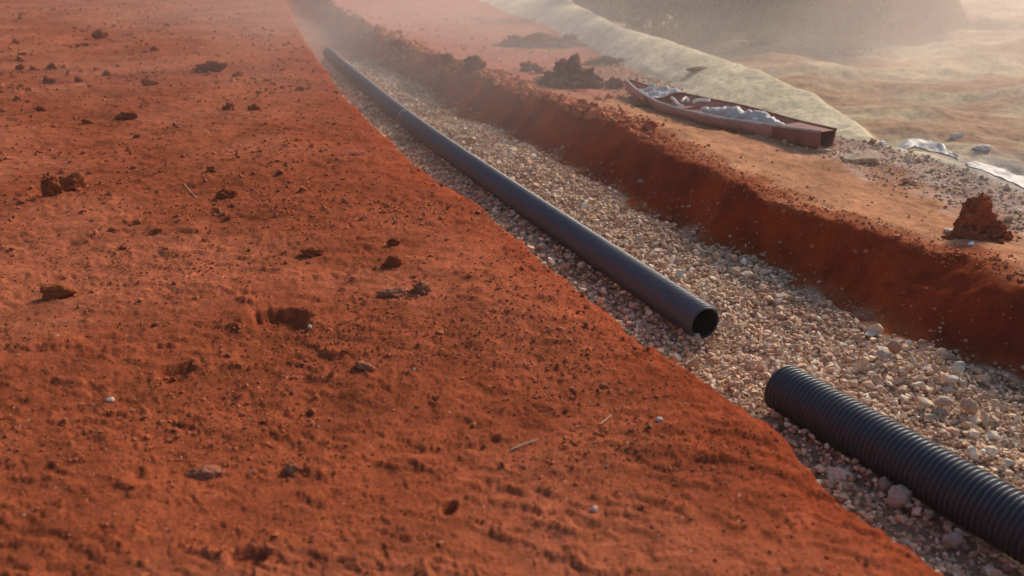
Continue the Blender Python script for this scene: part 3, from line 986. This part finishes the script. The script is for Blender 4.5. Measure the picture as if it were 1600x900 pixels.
def crumpled(name, nx, ny, fn, mat, label, cat, thick=.004, M=None, origin=None):
    """a crumpled sheet: fn(u, v) -> local point"""
    u, v = np.meshgrid(np.linspace(0, 1, nx), np.linspace(0, 1, ny), indexing='ij')
    P = fn(u, v)
    i, j = np.meshgrid(np.arange(nx - 1), np.arange(ny - 1), indexing='ij')
    Q = np.stack([i * ny + j, (i + 1) * ny + j, (i + 1) * ny + j + 1, i * ny + j + 1], -1).reshape(-1, 4)
    me = mesh_np(name, P.reshape(-1, 3), Q, True)
    o = link(name, me, mat)
    md = o.modifiers.new('thickness', 'SOLIDIFY'); md.thickness = thick; md.offset = 0
    if M is not None:
        o.matrix_world = M
    return tag(o, label, cat)

def roll_fn(u, v):      # long crumpled roll of film in the right half of the boat
    x = (.46 + .37 * u) * BL
    c = np.array([bsec(t)[1] for t in x[:, 0]])[:, None]
    a = v * 2 * math.pi
    r = (.062 + .026 * noise(u * 7, v * 3, 4) + .03 * noise(u * 16, v * 7, 9) + .015 * noise(u * 40, v * 12, 11)) * (.35 + .65 * np.sin(np.clip(u, .02, .98) * math.pi) ** .5)
    y = c + .03 - .03 * u + 1.35 * r * np.cos(a)
    z = .085 + .04 * noise(u * 3, u * 0, 2) + r * np.sin(a)
    return np.stack([x, y, np.maximum(z, .045)], -1)
crumpled('plastic_roll', 90, 28, roll_fn, M_PLASTIC, 'long crumpled roll of white plastic film in the right half of the boat', 'plastic', M=BM)
def bow_fn(u, v):
    x = (.13 + .15 * u) * BL
    w = np.array([bsec(t)[0] for t in x[:, 0]])[:, None]; c = np.array([bsec(t)[1] for t in x[:, 0]])[:, None]
    return np.stack([x, c + (v * 2 - 1) * w * .86, .135 + .03 * noise(u * 4, v * 3, 21) + .018 * noise(u * 11, v * 9, 22) + .05 * v - .03 * (1 - v)], -1)
crumpled('plastic_sheet', 30, 24, bow_fn, M_PLASTIC, 'folded bluish white plastic sheet in the pointed end of the boat', 'plastic', M=BM)
def near_fn(u, v):
    x = (.26 + .58 * u) * BL
    w = np.array([bsec(t)[0] for t in x[:, 0]])[:, None]; c = np.array([bsec(t)[1] for t in x[:, 0]])[:, None]
    return np.stack([x, c - w * (.90 - .40 * v), .125 - .07 * v + .02 * noise(u * 22, v * 4, 31) + .014 * noise(u * 50, v * 8, 33)], -1)
crumpled('plastic_sheet', 110, 12, near_fn, M_PLASTIC, 'narrow strip of white plastic along the near inner side of the boat', 'plastic', M=BM)
for k, (x0, y0, z0, x1, y1, z1, lab) in enumerate(((.36, .10, .12, .43, -.16, .17, 'white stick leaning on the near side inside the boat'),
                                               (.40, .06, .10, .47, .10, .20, 'short crooked white stick standing up in the middle of the boat'),
                                               (.30, .02, .10, .41, -.10, .13, 'white stick lying flat near the pointed end of the boat'))):
    w, c = bsec(x0 * BL)
    t = np.linspace(0, 1, 10)[:, None]
    path = np.array([[x0 * BL, c + y0, z0]]) * (1 - t) + np.array([[x1 * BL, c + y1, z1]]) * t
    path[:, 2] += .03 * np.sin(t[:, 0] * 3.1 + k)
    o = link('white_stick', swept('white_stick', path, np.full(10, .016), 8), M_PLASTIC)
    o.matrix_world = BM
    tag(o, lab, 'stick')

# white sheets on the pale ground right of the boat
def ground_sheet(pixels_a, pixels_b, label, n=70, m=16, lift=.03, seed=0):
    A = np.array([spot(*p)[:2] for p in pixels_a]); B = np.array([spot(*p)[:2] for p in pixels_b])
    def fn(u, v):
        ka, kb = np.linspace(0, 1, len(A)), np.linspace(0, 1, len(B))
        ax = np.stack([np.interp(u, ka, A[:, i]) for i in (0, 1)], -1)
        bx = np.stack([np.interp(u, kb, B[:, i]) for i in (0, 1)], -1)
        p = ax * (1 - v[..., None]) + bx * v[..., None]
        g = terrain(p[..., 0], p[..., 1])[0]
        z = g + .006 + lift * (.5 + noise(u * 4, v * 2.0, seed + 1) + .25 * noise(u * 11, v * 4, seed + 2)) * np.sin(np.clip(v, 0.02, .98) * math.pi) * 1.3
        return np.concatenate([p, z[..., None]], -1)
    return crumpled('plastic_sheet', n, m, fn, M_PLASTIC, label, 'plastic')
ground_sheet([(1372, 226), (1420, 219), (1455, 222), (1492, 244)], [(1378, 229), (1430, 231), (1470, 242), (1498, 252)], 'crumpled white sheet spread on the ground right of the boat', lift=.018, seed=3)
ground_sheet([(1508, 256), (1550, 262), (1600, 278), (1660, 296)], [(1512, 262), (1550, 274), (1600, 296), (1660, 318)], 'pale sheet half buried in the ground at the far right edge', lift=.012, seed=7)
for k, (px, py, w, h, lab) in enumerate(((1496, 216, 20, 7, 'small white scrap on the tan ground above the crumpled sheet'), (1538, 236, 26, 7, 'small white scrap near the right edge beyond the crumpled sheet'))):
    place_lump('plastic_scrap', px, py, w, h, M_PLASTIC, lab, 'scrap', seed=250 + k, rough=.6)

# ------------------------------------------------------------------ shrubs in the background
def build_shrub(px, py, height, rad, tints, label, seed, n=6000, leaf=1.15):
    p = spot(px, py) if py is not None else px
    r = np.random.default_rng(seed)
    root = empty('shrub', (p.x, p.y, tz(p.x, p.y) - .03))
    tag(root, label, 'shrub', 'shrubs in the background')
    # stems
    V, Fs, off = [], [], 0
    tips = []
    for k in range(9):
        a = r.random() * 6.28; lean = .25 + .75 * r.random()
        tip = np.array([math.cos(a) * rad * .75 * lean, math.sin(a) * rad * .75 * lean, height * (.55 + .4 * r.random())])
        tips.append(tip)
        t = np.linspace(0, 1, 8)[:, None]
        path = t * tip * np.array([1, 1, 1]) + np.sin(t * 3.14) * np.array([[.1 * rad * r.normal(), .1 * rad * r.normal(), 0]])
        path[:, 2] += 0
        me = swept('stem', path + np.array([[.02 * k, 0, 0]]), (.022 * (1 - .8 * t[:, 0])), 6)
        v = np.empty(len(me.vertices) * 3); me.vertices.foreach_get('co', v)
        f = np.empty(len(me.polygons) * 4, np.int32); me.polygons.foreach_get('vertices', f)
        V.append(v.reshape(-1, 3)); Fs.append(f.reshape(-1, 4) + off); off += len(me.vertices)
        bpy.data.meshes.remove(me)
    link('stems', mesh_np('stems', np.concatenate(V), np.concatenate(Fs)), M_TRUNK, root)
    # leaves in clumps round the stems
    nclump = 70
    cc = []
    for k in range(nclump):
        t = tips[r.integers(0, len(tips))]
        f = .25 + .8 * r.random()
        cc.append(t * f + r.normal(size=3) * rad * .22)
    cc = np.array(cc); cc[:, 2] = np.abs(cc[:, 2]) + .05
    which = r.integers(0, nclump, n)
    size = np.array([.06 + .10 * x for x in r.random(nclump)]) * rad * 1.6
    c = cc[which] + r.normal(size=(n, 3)) * size[which][:, None] * .6
    c[:, 2] = np.maximum(c[:, 2], .0)
    d1 = r.normal(size=(n, 3)); d1 /= np.linalg.norm(d1, axis=1)[:, None]
    d2 = np.cross(d1, r.normal(size=(n, 3))); d2 /= np.linalg.norm(d2, axis=1)[:, None]
    l = (.040 + .04 * r.random((n, 1))) * leaf
    P = np.stack([c - d1 * l, c + d2 * l * .42, c + d1 * l, c - d2 * l * .42], 1).reshape(-1, 3)
    Q = np.arange(4 * n).reshape(-1, 4)
    tt = np.array(tints)[r.integers(0, len(tints), nclump)][which] * (.7 + .6 * r.random((n, 1)))
    link('crown', mesh_np('crown', P, Q, True, np.repeat(tt, 4, axis=0)), M_LEAF, root)
G = [(.035, .12, .02), (.05, .15, .03), (.08, .16, .04)]
Bn = [(.05, .11, .02), (.10, .11, .03), (.035, .06, .015)]
Rd = [(.15, .055, .03), (.12, .06, .03), (.17, .075, .04)]
for k, (x, y, hgt, rad, tn, lab) in enumerate((
        (1.9, 20.8, 1.9, 1.1, G, 'bright green shrub at the far left end of the row behind the sand ridge'),
        (3.0, 18.6, 2.0, 1.2, G, 'dark green shrub second from the left behind the sand ridge'),
        (3.5, 16.4, 1.6, 1.0, Bn, 'olive brown shrub just above the crest of the sand ridge'),
        (4.5, 15.5, 1.6, 1.0, Bn, 'greyish brown shrub in the middle of the background row'),
        (5.5, 15.1, 1.3, .85, Rd, 'reddish brown shrub rightmost, in front of the bare earth bank'),
        (4.6, 18.2, 2.6, 1.3, Bn, 'tall brown shrub standing behind the row'),
        (3.2, 22.5, 2.6, 1.5, G, 'big dark shrub farthest back behind the green ones'),
        (7.6, 17.6, 1.3, .7, Rd, 'rusty shrub growing on top of the bare earth bank'))):
    build_shrub(Vector((x, y, 0)), None, hgt, rad, tn, lab, 700 + k)
# ------------------------------------------------------------------ dust in the air
def build_haze():
    me = bpy.data.meshes.new('haze')
    bm = bmesh.new()
    bmesh.ops.create_cube(bm, size=1.0)
    bmesh.ops.scale(bm, vec=(940, 940, 10.0), verts=bm.verts)
    bmesh.ops.translate(bm, vec=(0, 0, 1.0), verts=bm.verts)
    bm.to_mesh(me); bm.free()
    m = bpy.data.materials.new('dusty_air'); m.use_nodes = True
    nt = m.node_tree; nt.nodes.clear()
    out = nt.nodes.new('ShaderNodeOutputMaterial')
    v = nt.nodes.new('ShaderNodeVolumePrincipled')
    v.inputs['Color'].default_value = (.93, .85, .80, 1)
    v.inputs['Density'].default_value = HAZE
    v.inputs['Anisotropy'].default_value = .40
    nt.links.new(v.outputs[0], out.inputs['Volume'])
    o = link('haze', me, m)
    tag(o, 'thin pale dust hanging in the air over the whole site', kind='stuff')
HAZE = .0015
build_haze()

def build_dust_cloud():
    # a drifting cloud of dust beyond the trench, thinning out to nothing well inside its own bounds
    c, r = Vector((4.0, 14.0, .2)), Vector((15.0, 10.0, 2.5))
    bm = bmesh.new()
    bmesh.ops.create_icosphere(bm, subdivisions=3, radius=1.0)
    me = bpy.data.meshes.new('dust_cloud'); bm.to_mesh(me); bm.free()
    m = bpy.data.materials.new('drifting_dust'); m.use_nodes = True
    nt = m.node_tree; nt.nodes.clear()
    out = nt.nodes.new('ShaderNodeOutputMaterial')
    v = nt.nodes.new('ShaderNodeVolumePrincipled')
    v.inputs['Color'].default_value = (.97, .87, .80, 1)
    v.inputs['Anisotropy'].default_value = .40
    tc = nt.nodes.new('ShaderNodeTexCoord')
    ln = nt.nodes.new('ShaderNodeVectorMath'); ln.operation = 'LENGTH'
    nt.links.new(tc.outputs['Object'], ln.inputs[0])
    fall = nt.nodes.new('ShaderNodeMapRange'); fall.interpolation_type = 'SMOOTHSTEP'
    fall.inputs['From Min'].default_value = .98; fall.inputs['From Max'].default_value = .35
    fall.inputs['To Min'].default_value = 0.0; fall.inputs['To Max'].default_value = DUST
    nt.links.new(ln.outputs['Value'], fall.inputs['Value'])
    n = nt.nodes.new('ShaderNodeTexNoise'); n.inputs['Scale'].default_value = 2.2; n.inputs['Detail'].default_value = 2
    nt.links.new(tc.outputs['Object'], n.inputs['Vector'])
    nr = nt.nodes.new('ShaderNodeMapRange')
    nr.inputs['From Min'].default_value = .35; nr.inputs['From Max'].default_value = .65
    nr.inputs['To Min'].default_value = .15; nr.inputs['To Max'].default_value = 1.7
    nt.links.new(n.outputs['Fac'], nr.inputs['Value'])
    mm = nt.nodes.new('ShaderNodeMath'); mm.operation = 'MULTIPLY'
    nt.links.new(fall.outputs['Result'], mm.inputs[0]); nt.links.new(nr.outputs['Result'], mm.inputs[1])
    nt.links.new(mm.outputs[0], v.inputs['Density'])
    nt.links.new(v.outputs[0], out.inputs['Volume'])
    o = link('dust_cloud', me, m)
    o.location = c; o.scale = r
    tag(o, 'pale pinkish dust cloud drifting over the ground beyond the trench', kind='stuff')
DUST = .058
build_dust_cloud()

# ------------------------------------------------------------------ light, camera
SUN_EL, SUN_AZ = math.radians(31), math.radians(39)       # ahead and to the right
w = bpy.data.worlds.new('World'); scene.world = w
w.use_nodes = True
nt = w.node_tree
bg = nt.nodes['Background']
sky = nt.nodes.new('ShaderNodeTexSky')
sky.sky_type = 'NISHITA'
sky.sun_disc = False
sky.sun_elevation = SUN_EL
sky.sun_rotation = SUN_AZ
sky.dust_density = 1.5
nt.links.new(sky.outputs[0], bg.inputs[0])
bg.inputs[1].default_value = .085
sl = bpy.data.lights.new('sun', 'SUN')
sl.energy = 2.5
sl.angle = math.radians(14)
sl.color = (1.0, .85, .68)
so = bpy.data.objects.new('sun', sl); COL.objects.link(so)
d = Vector((math.sin(SUN_AZ) * math.cos(SUN_EL), math.cos(SUN_AZ) * math.cos(SUN_EL), math.sin(SUN_EL)))
so.rotation_euler = d.to_track_quat('Z', 'Y').to_euler()
so.location = (0, 0, 30)

cam = bpy.data.cameras.new('camera')
cam.sensor_width = 36
cam.lens = 36 * F / 1600
cam.clip_start = .05
cam.clip_end = 1500
cam.dof.use_dof = True
cam.dof.focus_distance = 4.9
cam.dof.aperture_fstop = 1.8
co = bpy.data.objects.new('camera', cam); COL.objects.link(co)
co.location = (0, 0, H)
co.rotation_euler = (math.pi / 2 - PITCH, 0, 0)
scene.camera = co

scene.view_settings.view_transform = 'Standard'
scene.view_settings.look = 'None'
scene.view_settings.exposure = 0.72
scene.view_settings.gamma = 1.0
scene.view_settings.use_curve_mapping = False
scene.cycles.use_denoising = True
scene.cycles.max_bounces = 6
scene.cycles.volume_bounces = 1
